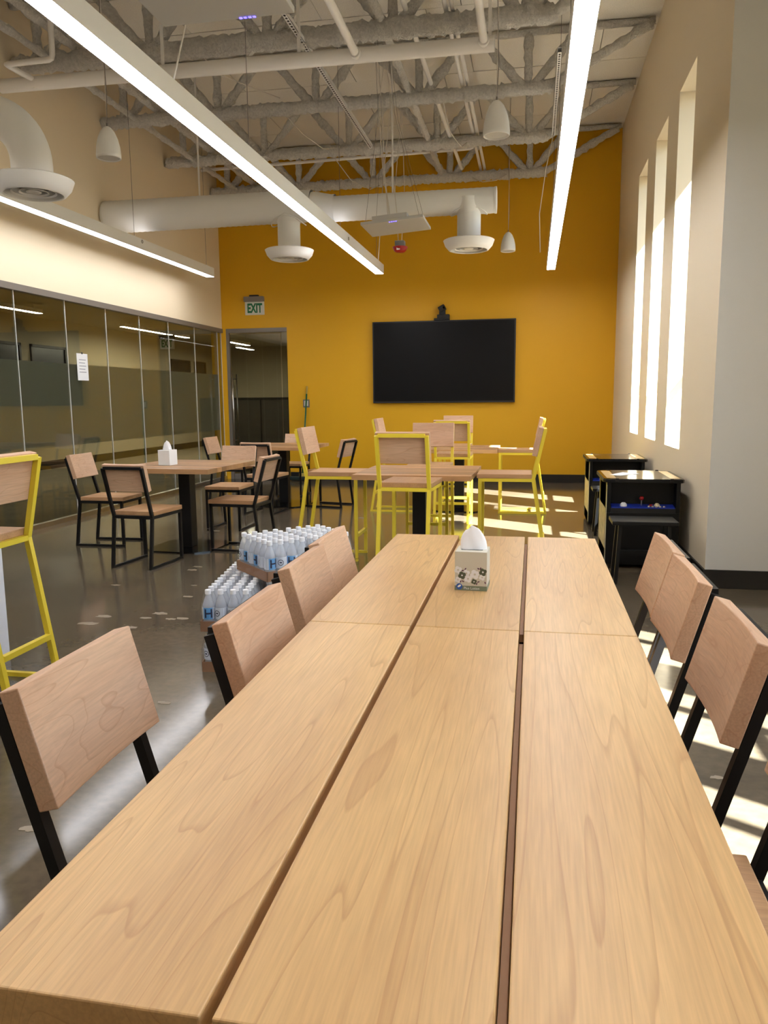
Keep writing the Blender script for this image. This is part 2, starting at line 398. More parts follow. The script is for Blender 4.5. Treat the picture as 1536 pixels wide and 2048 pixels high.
# left wall: plaster above, glass partition below
tag(MB().box(XL - .2, XL, YB, YF, DZ, ZC + .1).box(XL - .2, XL, YB, 1.4, 0, DZ).build('wall_left', 'cream_paint'), kind='structure')
gp = empty('wall_left_glazing', (XL, 0, 0), kind='structure')
MB().box(-.09, .012, 1.4, YF, 2.435, DZ).build('header_rail', 'alu_grey', gp)
MB().box(-.06, .0, 1.4, YF, 0, .05).build('floor_channel', 'steel', gp)
js = [1.4, 2.23, 3.06, 3.89, 4.55, 5.38, 6.22, 7.08, 7.944, 8.783, 9.602, 10.435, 11.30, 12.18, 12.34]
for a, b in zip(js, js[1:]):
    p = MB().box(-.03, -.02, a + .004, b - .004, .05, 2.435).build('pane', 'partition_glass', gp)
    if b < 12.3: MB().box(-.0345, -.0335, a + .004, b - .004, .84, 1.75).build('frosted_film', 'frost_film', p)
    MB().box(-.032, -.018, b - .003, b + .003, .05, 2.435).build('joint', 'white_plastic', gp)
t = MB().box(XL - .018, XL - .016, 8.11, 8.33, 1.57, 1.875).build('posted_sheet', 'paper_white')
tag(t, 'white paper sheet taped to the glass partition', 'paper')
for k in range(5): MB().box(XL - .0159, XL - .0157, 8.15, 8.29 - .02 * (k % 2), 1.66 + .035 * k, 1.668 + .035 * k).build('printed_line', 'ink_grey', t)
MB().box(XL - .0165, XL - .0155, 8.205, 8.235, 1.868, 1.892).build('tape', 'black_plastic', t)

# glass door in the yellow wall
dr = empty('door_1', (0, YF, 0), kind='structure')
MB().box(DX0, DX1, .01, .09, 2.435, DZ).build('door_header', 'alu_grey', dr)
MB().box(DX0, DX0 + .05, .01, .07, 0, 2.435).build('corner_post', 'alu_grey', dr)
MB().box(-4.985, -4.105, .04, .052, .02, 2.41).build('door_leaf', 'partition_glass', dr)
MB().box(-4.09, DX1, .04, .052, .02, 2.435).build('side_light', 'partition_glass', dr)
MB().box(-4.985, -4.105, .035, .057, .0, .09).build('bottom_rail', 'alu_grey', dr)
for yy in (-.05, .13):
    h = MB().cyl((-4.93, yy, .58), (-4.93, yy, 1.76), .013, 10).build('pull_handle', 'steel', dr, smooth=True)
for z in (.66, 1.68): MB().cyl((-4.93, -.05, z), (-4.93, .13, z), .008, 8).build('handle_standoff', 'steel', dr)

# beyond the glass: hall and offices
HX, HY = -9.5, 23.0
tag(MB().box(HX - .2, XL - .001, 0, HY, -.12, -.002).box(XL - .001, -1.5, YF + .2, HY, -.12, -.002).build('floor_hall', 'carpet'), kind='structure')
tag(MB().box(HX - .2, XL - .2, 0, HY, 2.95, 3.05).box(XL - .2, -1.5, YF + .2, HY, 2.95, 3.05).build('ceiling_hall', 'hall_wall'), kind='structure')
wh = MB().box(HX - .2, HX, 0, HY, 0, 3.0).build('wall_hall', 'hall_wall'); tag(wh, kind='structure')
MB().box(HX, HX + .02, 0, HY, 0, .16).build('baseboard', 'black_base', wh)
tag(MB().box(HX - .2, -6.35, HY, HY + .2, 0, 3.0).box(-6.35, -5.6, HY, HY + .2, 0, 1.85).box(-6.35, -5.6, HY, HY + .2, 2.45, 3).box(-5.6, -1.5, HY, HY + .2, 0, 3).build('wall_hall_end', 'hall_wall'), kind='structure')
tag(MB().box(-3.2, -3.0, YF + .2, HY, 0, 3).build('wall_hall_side', 'yellow_paint'), kind='structure')
tag(MB().box(HX - .2, XL, -.2, 0, 0, 3).build('wall_hall_near', 'hall_wall'), kind='structure')
n = 20
for (a, b) in [(12.1, 13.2), (13.5, 14.65), (19.4, 20.55), (20.85, 21.6)]:
    e = empty('window_%d' % n, (HX, (a + b) / 2, 1.73), kind='structure'); n += 1; w2 = (b - a) / 2
    MB().box(.0, .04, -w2, w2, 0, .05).box(0, .04, -w2, w2, 0.65, 0.70).box(0, .04, -w2, -w2 + .05, 0, .70).box(0, .04, w2 - .05, w2, 0, .70).build('window_frame', 'hall_frame', e)
    MB().box(.005, .015, -w2 + .05, w2 - .05, .05, .65).build('pane', 'hall_dark', e)
hx = empty('exit_sign', (-7.2, 14.6, 2.35), label='small green exit sign added behind the glass partition in place of a reflection', cat='sign')  # sign added in the hall to stand for a reflection in the glass
MB().box(-.15, .15, -.015, .015, 0, .2).build('sign_face', 'exit_face', hx)
MB().box(-.155, .155, -.03, .03, .2, .27).build('sign_housing', 'hall_frame', hx)
MB().cyl((0, 0, .27), (0, 0, .6), .012, 8).build('stem', 'hall_frame', hx)
text_obj('lettering', 'EXIT', .19, 'exit_green', hx, frame_M((0, -.0165, .1), (1, 0, 0), (0, 0, 1)), .001, sx=.6, bold=.008)
hp = empty('office_partition', (-4.6, 14.0, 0), label='grey fabric office partition of two panels seen through the glass door', cat='partition')
for x0, x1 in ((-.46, .08), (.09, .62), (-1.1, -.47)): MB().box(x0, x1, 0, .05, .05, 1.33).build('panel', 'hall_panel', hp)
MB().box(-1.1, .62, -.01, .06, 1.33, 1.375).box(-.475, -.455, -.01, .06, 0, 1.33).box(.078, .092, -.01, .06, 0, 1.33).box(.62, .64, -.01, .06, 0, 1.37).build('trim', 'black_base', hp)
for i, (x, a, b, z) in enumerate([(-8.1, 14.5, 17.5, 2.8), (-8.2, 10.3, 12.0, 2.8), (-7.15, 17.3, 19.0, 2.7), (-7.68, 19.6, 20.7, 2.7)]):
    e = empty('hall_light', (x, (a + b) / 2, z), label=['long glowing strip light seen mid-way along the glass partition', 'glowing strip light behind the glass at the partition panes nearest the frame edge',
              'longer glowing strip light seen through the glass door', 'shorter glowing strip light seen through the glass door'][i], cat='light', group='strip lights beyond the glass')
    MB().box(-.05, .05, -(b - a) / 2, (b - a) / 2, 0, .002).build('diffuser', 'hall_glow', e)
    MB().box(-.055, .055, -(b - a) / 2, (b - a) / 2, .002, .07).build('housing', 'white_metal', e)
    for s in (-1, 1): MB().cyl((0, s * (b - a) * .4, .07), (0, s * (b - a) * .4, 2.95 - z), .003, 5).build('suspension_wire', 'wire_grey', e)

# ------------------------------------------------------------------ ceiling structure: sprayed joists
def lumpy(p, q, r, seed, n=11, step=.032, jit=.17):
    rg = random.Random(seed); p, q = Vector(p), Vector(q); k = max(3, int((q - p).length / step))
    pts = [p.lerp(q, i / k) + Vector((0, rg.uniform(-1, 1), rg.uniform(-1, 1))) * r * .08 for i in range(k + 1)]
    return MB().tube(pts, [r * rg.uniform(.86, 1.14) for _ in pts], n, True, jit, rg)
ZB, ZT = 4.6, 5.15
joist_labels = {12.12: 'spray-coated white steel joist crossing directly in front of the yellow wall', 10.54: 'spray-coated white steel joist, second from the yellow wall',
                8.95: 'spray-coated white steel joist, third from the yellow wall', 7.32: 'spray-coated white steel joist just above the wide sprinkler main',
                5.7: 'spray-coated white steel joist nearest the camera', 4.1: 'spray-coated white steel joist overhead', 2.5: 'spray-coated white steel joist overhead'}
for ji, yj in enumerate((12.12, 10.54, 8.95, 7.32, 5.7)):
    e = empty('roof_joist', (0, yj, ZB), label=joist_labels[yj], cat='joist', group='spray-coated roof joists')
    r = .085 if yj < 8 else .07
    lumpy((XL + .02, 0, 0), (.12, 0, 0), r, ji).build('bottom_chord', 'spray_coat', e, smooth=True)
    lumpy((XL + .02, 0, ZT - ZB), (XR - .04, 0, ZT - ZB + .01), .035, ji + 20, step=.07).build('top_chord', 'spray_coat', e, smooth=True)
    nodes = [-.12 - 1.175 * k for k in range(5)]
    for k, xn in enumerate(nodes):
        for j, (dx) in enumerate((-.5, 0, .5)):
            if xn + dx < XL + .05: continue
            lumpy((xn + dx * .12, 0, .03), (xn + dx, 0, ZT - ZB - .02), .05 if dx else .046, ji * 50 + k * 3 + j, 8, .05).build('web_member', 'spray_coat', e, smooth=True)
    lumpy((.1, 0, .0), (1.12, 0, ZT - ZB - .02), .052, ji * 77 + 5, 8, .05).build('end_diagonal', 'spray_coat', e, smooth=True)
# bridging lines running along the joists
def pipe(name, pts, r, m, label, cat, group=None, n=10, lump=None):
    e = MB()
    if lump is not None: e = lumpy(pts[0], pts[1], r, lump, 8, .06, .16)
    else: e.tube(pts, r, n)
    return tag(e.build(name, m, smooth=True, auto=True), label, cat, group)
pipe('bridging_rod', [(-4.67, 5.8, 4.62), (-4.67, 12.3, 4.62)], .035, 'spray_coat', 'lower coated bridging rod running beside the cream wall', 'rod', 'coated bridging rods', lump=1)
pipe('bridging_rod', [(-4.42, 5.8, 4.72), (-4.42, 12.3, 4.72)], .042, 'spray_coat', 'thicker coated bridging rod farther out from the cream wall', 'rod', 'coated bridging rods', lump=2)
pipe('bridging_rod', [(-1.39, 5.8, 4.66), (-1.42, 12.2, 4.66)], .04, 'spray_coat', 'coated bridging rod crossing the joists above the microphone panel', 'rod', 'coated bridging rods', lump=3)
pipe('conduit', [(-.815, 5.8, 4.71), (-.84, 12.25, 4.71)], .02, 'pipe_white', 'white conduit, farther from the window wall of the straight pair', 'conduit', 'pair of white conduits')
pipe('conduit', [(-.755, 5.8, 4.71), (-.78, 12.25, 4.71)], .02, 'pipe_white', 'white conduit, closer to the window wall of the straight pair', 'conduit', 'pair of white conduits')
pipe('conduit', [(-1.18, 6.2, 4.74), (-1.16, 8.9, 4.72), (-1.13, 10.2, 4.68), (-1.1, 11.9, 4.66)], .024, 'pipe_white', 'thick white flexible conduit sagging between the joists', 'conduit')
# sprinkler pipes
sp = empty('sprinkler_main', (0, 7.08, 4.3), label='wide white sprinkler main pipe crossing below the joists', cat='pipe')
MB().cyl((XL + .02, 0, .03), (-.38, 0, -.005), .062, 20).build('main_pipe', 'pipe_white', sp, smooth=True, auto=True)
for xb in (-1.575, -.468):
    b_ = MB().cyl((xb, -3.0, .05), (xb, -.03, -.0), .034, 14).build('branch_pipe', 'pipe_white', sp, smooth=True, auto=True)
    MB().cyl((xb, -.09, .0), (xb, .0, .0), .047, 14).cyl((xb - .06, -.05, 0), (xb + .06, -.05, 0), .012, 8).build('coupling', 'pipe_white', b_, smooth=True, auto=True)
for xh in (-3.4, -2.1, -.42): MB().box(xh - .015, xh + .015, -.004, .004, .05, .8).build('hanger', 'pipe_white', sp)
pipe('sprinkler_line', [(-4.33, 6.8, 5.1), (-4.335, 6.8, 4.44), (-4.345, 6.8, 4.41), (-4.38, 6.8, 4.398), (-4.78, 6.8, 4.395), (-4.805, 6.805, 4.393), (-4.80, 6.83, 4.39), (-4.71, 7.03, 4.35), (-4.70, 7.06, 4.33), (-4.70, 7.065, 4.27)], .026, 'pipe_white',
     'thin white sprinkler pipe with elbows beside the cream wall', 'pipe')
pipe('cross_pipe', [(-4.9, 11.3, 4.70), (-.93, 11.3, 4.745), (-.9, 11.3, 4.76), (-.89, 11.3, 4.80), (-.89, 11.3, 5.1)], .022, 'pipe_white', 'thin white pipe crossing level in front of the yellow wall', 'pipe')
def strut(x, y0, y1, z, label):
    e = empty('strut_channel', (x, 0, z), label=label, cat='channel', group='perforated strut channels')
    m = MB().box(-.022, -.018, y0, y1, 0, .045).box(.018, .022, y0, y1, 0, .045).box(-.022, .022, y0, y1, .041, .045)
    m.build('channel', 'white_metal', e)
    s = MB(); yy = y0 + .03
    while yy < y1 - .03: s.box(-.009, .009, yy, yy + .028, -.0015, .0); yy += .05
    sl = MB().box(-.022, .022, y0, y1, .0, .004).build('slotted_face', 'white_metal', e)
    o = s.build('slots', 'black_base', sl); o['kind'] = 'stuff'
strut(-2.12, 6.3, 10.3, 4.53, 'perforated white strut channel above the microphone panel')
strut(.18, 7.95, 10.3, 4.53, 'perforated white strut channel beside the bright strip over the table')

# ------------------------------------------------------------------ duct with two drops, and the elbow diffuser
def lathe_x(prof, M): return MB().lathe(prof, 28, M)
def ribbed(x0, x1, r0, r1, step=.035):
    pr = []; x = x0; k = 0
    while x < x1: pr.append(((r0 + (r1 - r0) * (x - x0) / (x1 - x0)) * (1.0 if k % 2 else 1.022), x)); x += step; k += 1
    pr.append((r1, x1)); return pr
XAX = Matrix(((0, 0, 1, 0), (1, 0, 0, 0), (0, 1, 0, 0), (0, 0, 0, 1)))   # local z -> world x
du = empty('air_duct', (0, 8.9, 3.5), label='white spiral air duct with two round diffusers below the joists', cat='duct')
MB().lathe([(0, XL + .02)] + ribbed(XL + .02, -2.52, .182, .172), 28, Matrix.Translation((0, 0, .02)) @ XAX).build('wide_duct', 'duct_white', du, smooth=True)
MB().lathe([(.176, -2.52), (.178, -2.5), (.176, -2.47), (.138, -2.29), (.14, -2.27), (.138, -2.25)], 28, Matrix.Translation((0, 0, -.01)) @ XAX).build('reducer', 'duct_white', du, smooth=True)
MB().lathe(ribbed(-2.26, -.45, .136, .134), 28, Matrix.Translation((0, 0, -.03)) @ XAX).build('narrow_duct', 'duct_white', du, smooth=True)
MB().lathe([(.137, -.46), (.14, -.45), (.14, -.435), (0, -.433)], 28, Matrix.Translation((0, 0, -.03)) @ XAX).build('end_cap', 'white_metal', du, smooth=True, auto=True)
def diffuser(parent, x, y, z, ztop, rs=1.0):
    """round diffuser: neck from ztop down, flared rim, rings"""
    T = Matrix.Translation((x, y, z))
    MB().lathe([(.13 * rs, ztop - z), (.13 * rs, .1), (.128 * rs, .05)], 28, T).build('drop_neck', 'duct_white', parent, smooth=True)
    rim = MB().lathe([(.12 * rs, .062), (.27 * rs, .062), (.283 * rs, .055), (.262 * rs, .0), (.222 * rs, -.045), (.205 * rs, -.05), (.2 * rs, -.045), (.2 * rs, .03)], 36, T).build('diffuser_rim', 'white_plastic', parent, smooth=True, auto=True)
    MB().lathe([(.2 * rs, .028), (.001, .028)], 36, T).build('plenum', 'grille_dark', rim)
    for r0, r1 in ((.145, .155), (.092, .102)):
        MB().lathe([(r0 * rs, -.026), (r1 * rs, -.036), ((r1 + .002) * rs, -.032), ((r0 + .002) * rs, -.022), (r0 * rs, -.026)], 36, T).build('ring', 'white_plastic', rim)
    MB().lathe([(.001, -.036), (.05 * rs, -.034), (.054 * rs, -.03), (.05 * rs, -.024), (.001, -.024)], 28, T).build('centre_disc', 'white_plastic', rim, smooth=True, auto=True)
for (xd, zd) in ((-2.81, 2.985), (-.737, 3.0)):
    MB().lathe([(.15, .16), (.15, .1), (.135, .0)], 28, Matrix.Translation((xd, 0, -.16))).build('saddle', 'duct_white', du, smooth=True)
    diffuser(du, xd, 0, zd - 3.5, -.08)
    rg = MB()
    vs = []; n_ = 24
    for i in range(n_ + 1):
        a = 2 * PI * i / n_; xx = .2 * math.cos(a); th = 1.05 * math.sin(a)
        vs.append((xd + xx, 0, 0, th))
    pts = [(p[0], .186 * math.sin(p[3] * .95) * (1 if xd < -2 else .76), (-.0 if xd < -2 else -.03) - .186 * math.cos(p[3] * .95) * (1 if xd < -2 else .76)) for p in vs]
    MB().tube(pts, .006, 6, False).build('saddle_flange', 'duct_white', du, smooth=True)
for xs, zs in ((-3.9, .2), (-1.6, .1)): MB().box(xs, xs + .02, -.003, .003, zs, 1.6).build('hanger_strap', 'pipe_white', du)
ed = empty('elbow_diffuser', (-3.6, 5.3, 2.87), label='white duct elbow ending in a round ceiling diffuser near the cream wall', cat='duct')
pts = [(-.36 + .36 * math.sin(a) * 1.0, 0, .16 + .36 * math.cos(a) * 1.0) for a in [PI / 2 - i * PI / 2 / 14 for i in range(15)]]
pts = [(p[0], p[1], p[2]) for p in pts] + [(-1.2, 0, .52), (-1.46, 0, .52)]
MB().tube([(0, 0, .04)] + pts, .142, 28, True).build('elbow', 'duct_white', ed, smooth=True, auto=True)
diffuser(ed, 0, 0, 0, .08, 1.0)

# ------------------------------------------------------------------ pendant linear lights
def strip(x0, x1, ya, yb, z, label, hang):
    e = empty('strip_light', ((x0 + x1) / 2, 0, z), label=label, cat='light', group='linear pendant lights'); w2 = (x1 - x0) / 2
    MB().box(-w2 + .004, w2 - .004, ya + .003, yb - .003, 0, .004).build('diffuser', 'strip_glow', e)
    MB().box(-w2 + .01, w2 - .01, ya + .01, yb - .01, .125, .127).build('ceiling_fill_face', 'ceiling_fill_glow', e)  # added glowing top face, lifts the ceiling brightness
    MB().box(-w2, w2, ya, yb, .004, .125).box(-w2, -w2 + .004, ya, yb, 0, .004).box(w2 - .004, w2, ya, yb, 0, .004).build('housing', 'white_metal', e)
    for yh in hang:
        MB().cyl((0, yh, .125), (0, yh, ZC - z - .004), .0025, 5).build('suspension_cable', 'wire_grey', e)
        MB().cyl((0, yh, .125), (0, yh, .15), .012, 8).build('cable_gripper', 'white_metal', e)
strip(-2.262, -2.138, -1.0, 11.2, 3.1, 'long bright strip light slanting between the microphone panels and the cream wall', (1.2, 3.6, 6.0, 8.9, 11.0))
strip(.145, .265, -1.0, 11.42, 3.1, 'long bright strip light above the right side of the long table', (1.2, 3.6, 6.0, 8.6, 10.9))
strip(-4.70, -4.58, -1.0, 10.88, 3.1, 'bright strip light hanging along the cream wall above the glass', (1.2, 3.6, 6.2, 8.7, 10.75))
for (x, y, z) in [(-2.128, 9.0, 3.16), (-4.57, 8.75, 3.19)]:
    tag(MB().tube([(x + .001, y + .018 * math.cos(a), z + .018 * math.sin(a)) for a in [2 * PI * i / 14 for i in range(15)]], .003, 5, False).build('cable_ring', 'wire_grey'),
        'small wire ring on the side of the slanting strip light' if x > -3 else 'small wire ring on the strip light along the cream wall', 'ring')

# ------------------------------------------------------------------ pendant speakers
def speaker(x, y, zb, label, ztop=5.15):
    e = empty('pendant_speaker', (x, y, zb), label=label, cat='speaker', group='white pendant speakers')
    MB().lathe([(0, .012), (.086, .012), (.09, 0), (.0965, .004), (.0975, .03), (.092, .09), (.078, .15), (.055, .205), (.03, .235), (.012, .245), (.0, .246)], 28).build('shell', 'white_plastic', e, smooth=True)
    MB().lathe([(0, .010), (.086, .010), (.086, .014)], 24).build('grille', 'mic_grey', e)
    MB().cyl((0, 0, .24), (0, 0, .27), .006, 8).build('strain_relief', 'wire_grey', e)
    MB().tube([(0, 0, .26), (.004, 0, .8), (0, 0, ztop - zb)], .0028, 5).build('cord', 'wire_white', e)
    MB().tube([(0, 0, .26), (.012, 0, .5), (-.006, 0, 1.1), (.01, 0, ztop - zb)], .0028, 5).build('signal_wire', 'wire_grey', e)
speaker(-.302, 6.0, 3.215, 'large white teardrop pendant speaker in front of the joists')
speaker(-.365, 10.6, 3.225, 'small white pendant speaker against the yellow wall beside a diffuser')
speaker(-3.385, 6.0, 3.255, 'white pendant speaker hanging in front of the cream wall')

# ------------------------------------------------------------------ microphone panels and red beacon
def mic_panel(x, y, z, tilt, label, wires):
    e = empty('microphone_panel', (x, y, z), label=label, cat='panel', group='suspended microphone panels'); e.rotation_euler = (0, tilt, 0)
    MB().box(-.325, .325, -.3, .3, 0, .03).build('panel_body', 'mic_grey', e, bevel=.004)
    MB().box(-.2, .16, -.3, -.1, .03, .07).build('mount_box', 'mic_grey', e)
    for k in range(4):
        yl = -.285 if wires else .283
        MB().box(-.03 + .022 * k + (0 if wires else .09), -.018 + .022 * k + (0 if wires else .09), yl, yl + .012, -.003, .0).build('status_light', 'blue_led', e)
    for sx in (-.28, .28):
        for sy in (-.26, .26):
            MB().tube([(sx, sy, .03), (sx * .3, sy * .4, 1.1), (sx * .2, sy * .3, 2.02)], .002, 4).build('suspension_wire', 'wire_grey', e)
    if wires:
        rg = random.Random(4)
        for k in range(4):
            ox = rg.uniform(-.06, .08)
            MB().tube([(ox, -.2, .07), (ox + rg.uniform(-.06, .06), -.1, .6), (ox + rg.uniform(-.1, .1), 0, 1.2), (ox + rg.uniform(-.12, .12), .05, 2.0)], .004, 5).build('signal_cable', 'wire_white', e)
mic_panel(-1.45, 8.34, 3.115, -.075, 'square pale microphone panel hanging in front of the yellow wall', True)
mic_panel(-1.445, 3.42, 3.1, 0, 'square pale microphone panel overhead at the top of the picture', False)
rb = empty('red_beacon', (-1.56, 9.2, 3.02), label='small red alarm beacon on a grey box below the microphone panel', cat='alarm')
MB().box(-.055, .055, -.05, .05, .06, .125).build('junction_box', 'box_grey', rb, bevel=.004)
MB().lathe([(0, 0), (.05, .0), (.07, .015), (.088, .05), (.088, .06), (0, .06)], 24).build('beacon_dome', 'red_plastic', rb, smooth=True, auto=True)
MB().box(-.03, .01, -.078, -.06, .015, .042).build('strobe_lens', 'white_plastic', rb)
MB().tube([(-.02, 0, .12), (-.06, .02, .7), (.02, 0, 1.55)], .004, 5).tube([(.02, 0, .12), (.05, .02, .7), (.03, 0, 1.55)], .004, 5).build('cable', 'wire_white', rb)
# loose wires up in the joists
rg = random.Random(9)
for i, (pts, lab) in enumerate([
    ([(-3.3, 7.4, 4.7), (-3.1, 7.75, 4.52), (-2.95, 8.2, 4.56), (-2.88, 8.9, 4.7)], 'white cable looping down beside the slanting strip light from the main pipe'),
    ([(-2.95, 8.95, 4.66), (-2.8, 9.5, 4.5), (-2.7, 10.1, 4.5), (-2.62, 10.5, 4.62)], 'white cable sagging between the third and second joists from the yellow wall'),
    ([(-2.75, 10.6, 4.62), (-2.6, 11.2, 4.4), (-2.45, 11.8, 4.42), (-2.35, 12.1, 4.55)], 'white cable sagging onto the joist in front of the yellow wall'),
    ([(-.95, 12.05, 4.56), (-.8, 12.0, 4.48), (-.6, 12.0, 4.49), (-.45, 12.05, 4.58)], 'short white wire loop below the joist in front of the yellow wall'),
    ([(-1.05, 8.9, 4.6), (-1.0, 9.4, 4.36), (-.93, 10.0, 4.38), (-.9, 10.5, 4.58)], 'white wire hanging between joists beside the conduits'),
    ([(.18, 10.27, 4.53), (.1, 10.5, 4.2), (.03, 10.7, 3.7), (.05, 10.9, 3.25)], 'white power cord dropping to the end of the strip light over the table'),
    ([(-2.2, 11.1, 3.24), (-2.16, 11.15, 3.9), (-2.14, 11.3, 4.7)], 'white power cord above the end of the slanting strip light'),
    ([(-2.02, 6.1, 4.6), (-2.2, 5.2, 4.2), (-2.2, 4.7, 3.24)], 'white power cord dropping to the slanting strip light near the overhead panel'),
]):
    tag(MB().tube(pts, .006, 6).build('loose_cable', 'wire_white', smooth=True), lab, 'cable', 'loose ceiling cables')

# ------------------------------------------------------------------ things on the yellow wall
tv = empty('television', (-1.41, YF - .002, 1.9), label='large black flat television on the yellow wall', cat='television')
MB().box(-1.125, 1.125, -.075, -.015, -.64, .635).build('case', 'bezel', tv, bevel=.004)
MB().box(-1.105, 1.105, -.0775, -.074, -.612, .617).build('screen', 'screen_black', tv)
MB().box(-.4, .4, -.02, .0, -.3, .3).build('wall_bracket', 'black_plastic', tv)
vc = empty('video_camera', (-1.42, YF - .055, 2.537), label='black conference camera standing on top of the television', cat='camera')
MB().box(-.13, .11, -.05, .05, 0, .03).box(-.08, .11, -.05, .05, .028, .085).build('camera_base', 'black_plastic', vc, bevel=.006)
MB().box(-.05, .045, -.04, .04, .08, .17).build('yoke', 'black_plastic', vc, bevel=.008)
MB().box(-.06, .05, -.05, .04, -.045, .045, Matrix.Translation((.0, -.01, .18)) @ Matrix.Rotation(-.5, 4, 'Y')).build('camera_head', 'black_plastic', vc, bevel=.012)
MB().cyl((.03, -.06, .19), (.03, -.045, .19), .02, 12).build('lens', 'black_gloss', vc)
ex = empty('exit_sign', (-4.515, YF, 2.71), label='white exit sign with green letters on the yellow wall over the door', cat='sign')
MB().box(-.165, .165, -.012, -.004, 0, .21).build('sign_face', 'exit_face', ex)
MB().box(-.17, .17, -.06, 0, .21, .29).build('sign_housing', 'alu_grey', ex, bevel=.003)
MB().box(-.075, .075, -.05, 0, .29, .315).build('mount_cap', 'black_plastic', ex)
text_obj('lettering', 'EXIT', .2, 'exit_green', ex, frame_M((.0, -.0135, .1), (1, 0, 0), (0, 0, 1)), .001, sx=.62, bold=.008)
wp_ = empty('wall_plate', (-3.675, YF, 1.265), label='small steel outlet plate on the yellow wall behind the broom pole', cat='plate')
MB().box(-.055, .055, -.012, 0, -.065, .065).build('plate_rim', 'alu_grey', wp_, bevel=.002)
MB().box(-.035, .035, -.0155, -.012, -.042, .045).build('plate_face', 'white_plastic', wp_)
br = empty('dust_broom', (-3.72, 12.18, 0), label='green dust broom leaning on the yellow wall beside the door', cat='broom')
MB().cyl((0, 0, .1), (.062, .135, 1.42), .0125, 10).build('pole', 'broom_green', br, smooth=True)
MB().cyl((.062, .135, 1.42), (.0685, .15, 1.545), .013, 10).build('pole_tip', 'broom_tip', br, smooth=True)
MB().box(-.33, .12, -.06, .06, .01, .075).build('mop_head', 'broom_dark', br, bevel=.02)
MB().box(-.05, .05, -.025, .025, .07, .13).build('clamp', 'broom_tip', br)
# low black ottoman-like radiator seen under the far stools is the shadowed base of the far tables

# ------------------------------------------------------------------ chairs and stools
def back_board(m, zc, half_h, width, xa, lean, thick, scoop):
    """board hung on the posts, front face scooped sideways"""
    nx = 9; vs = []; fs = []
    ca, sa = math.cos(lean), math.sin(lean)
    def P(u, yv, h): return (xa + u * ca - h * sa, yv, zc + u * sa + h * ca)
    for h in (-half_h, half_h):
        for i in range(nx):
            yv = -width / 2 + width * i / (nx - 1); t = 2 * i / (nx - 1) - 1
            vs.append(P(0, yv, h))
        for i in range(nx):
            yv = -width / 2 + width * i / (nx - 1); t = 2 * i / (nx - 1) - 1
            vs.append(P(thick - scoop * (1 - t * t), yv, h))
    n = nx
    for i in range(n - 1):
        fs += [(i, i + 1, 2 * n + i + 1, 2 * n + i), (n + i, 3 * n + i, 3 * n + i + 1, n + i + 1), (i, n + i, n + i + 1, i + 1), (2 * n + i, 2 * n + i + 1, 3 * n + i + 1, 3 * n + i)]
    fs += [(0, 2 * n, 3 * n, n), (n - 1, 2 * n - 1, 4 * n - 1, 3 * n - 1)]
    m.add(vs, fs); return m
def make_seat(name, seat_z, top_z, kink, top_x, front, width, bar, metal, foot_z=None, scoop=.012):
    e = empty(name)
    h = bar / 2; kz = seat_z - .045
    for s in (-1, 1):
        y0, y1 = (s * width / 2 - bar, s * width / 2) if s > 0 else (-width / 2, -width / 2 + bar)
        MB().ribbon([(h, 0), (kink, kz), (top_x, top_z - h)], h, y0, y1).build('back_post', metal, e)
        MB().box(front - bar, front, y0, y1, bar, seat_z - .035).build('leg', metal, e)
        MB().box(0, front, y0 + .0005, y1 - .0005, 0, bar * .8).build('floor_runner', metal, e)
        MB().box(kink, front, y0, y1, seat_z - .06, seat_z - .035).build('seat_rail', metal, e)
    MB().box(top_x - h, top_x + h, -width / 2 + bar, width / 2 - bar, top_z - bar, top_z).build('top_rail', metal, e)
    MB().box(front - bar, front, -width / 2 + bar, width / 2 - bar, seat_z - .06, seat_z - .035).build('front_rail', metal, e)
    MB().box(kink - h, kink + h, -width / 2 + bar, width / 2 - bar, seat_z - .06, seat_z - .035).build('rear_rail', metal, e)
    if foot_z:
        MB().box(front - bar, front, -width / 2 + bar, width / 2 - bar, foot_z, foot_z + bar).build('foot_rail', metal, e)
        fx = kink * foot_z / kz
        MB().box(fx - h + .006, fx + h + .006, -width / 2 + bar, width / 2 - bar, foot_z, foot_z + bar).build('foot_rail', metal, e)
    st = MB().box(kink + .012, front + .012, -width / 2, width / 2, seat_z - .035, seat_z).build('seat', 'seat_wood', e, bevel=.004)
    lean = math.atan2(top_x - kink, top_z - kz)      # negative: leans back
    zc = top_z - (.095 if foot_z is None else .104); xa = top_x + (kink - top_x) * ((top_z - zc) / (top_z - kz)) + h
    back_board(MB(), zc, .112, width + .004, xa, -lean, .04, scoop).build('backrest', 'beech', e, bevel=.003)
    return e
chair0 = make_seat('dining_chair', .46, .824, .065, -.05, .49, .37, .023, 'black_metal')
stool0 = make_seat('bar_stool', .74, 1.09, .125, .04, .55, .385, .026, 'yellow_metal', .2, scoop=.004)
used = set()
def put(proto, x, y, deg, label, cat, group):
    o = proto if id(proto) not in used else copy_tree(proto); used.add(id(proto))
    o.location = (x, y, 0); o.rotation_euler = (0, 0, math.radians(deg))
    return tag(o, label, cat, group)
G1 = 'black-framed chairs at the long table'; G2 = 'black-framed chairs at the small tables'; G3 = 'yellow counter stools'
def chair(x, y, d, l, g): return put(chair0, x, y, d, l, 'chair', g)
def stool(x, y, d, l): return put(stool0, x, y, d, l, 'stool', G3)
L1c = chair(-.85, 1.30, 0, 'beech and black chair alone at the bottom left corner of the long table', G1)
chair(-.65, 1.735, 0, 'beech and black chair directly in front of the near stack of water packs', G1)
chair(-.682, 2.28, 0, 'beech and black chair on the water side, third from the bottom of the picture', G1)
chair(-.705, 2.675, 0, 'beech and black chair on the water side, nearest the yellow stools', G1)
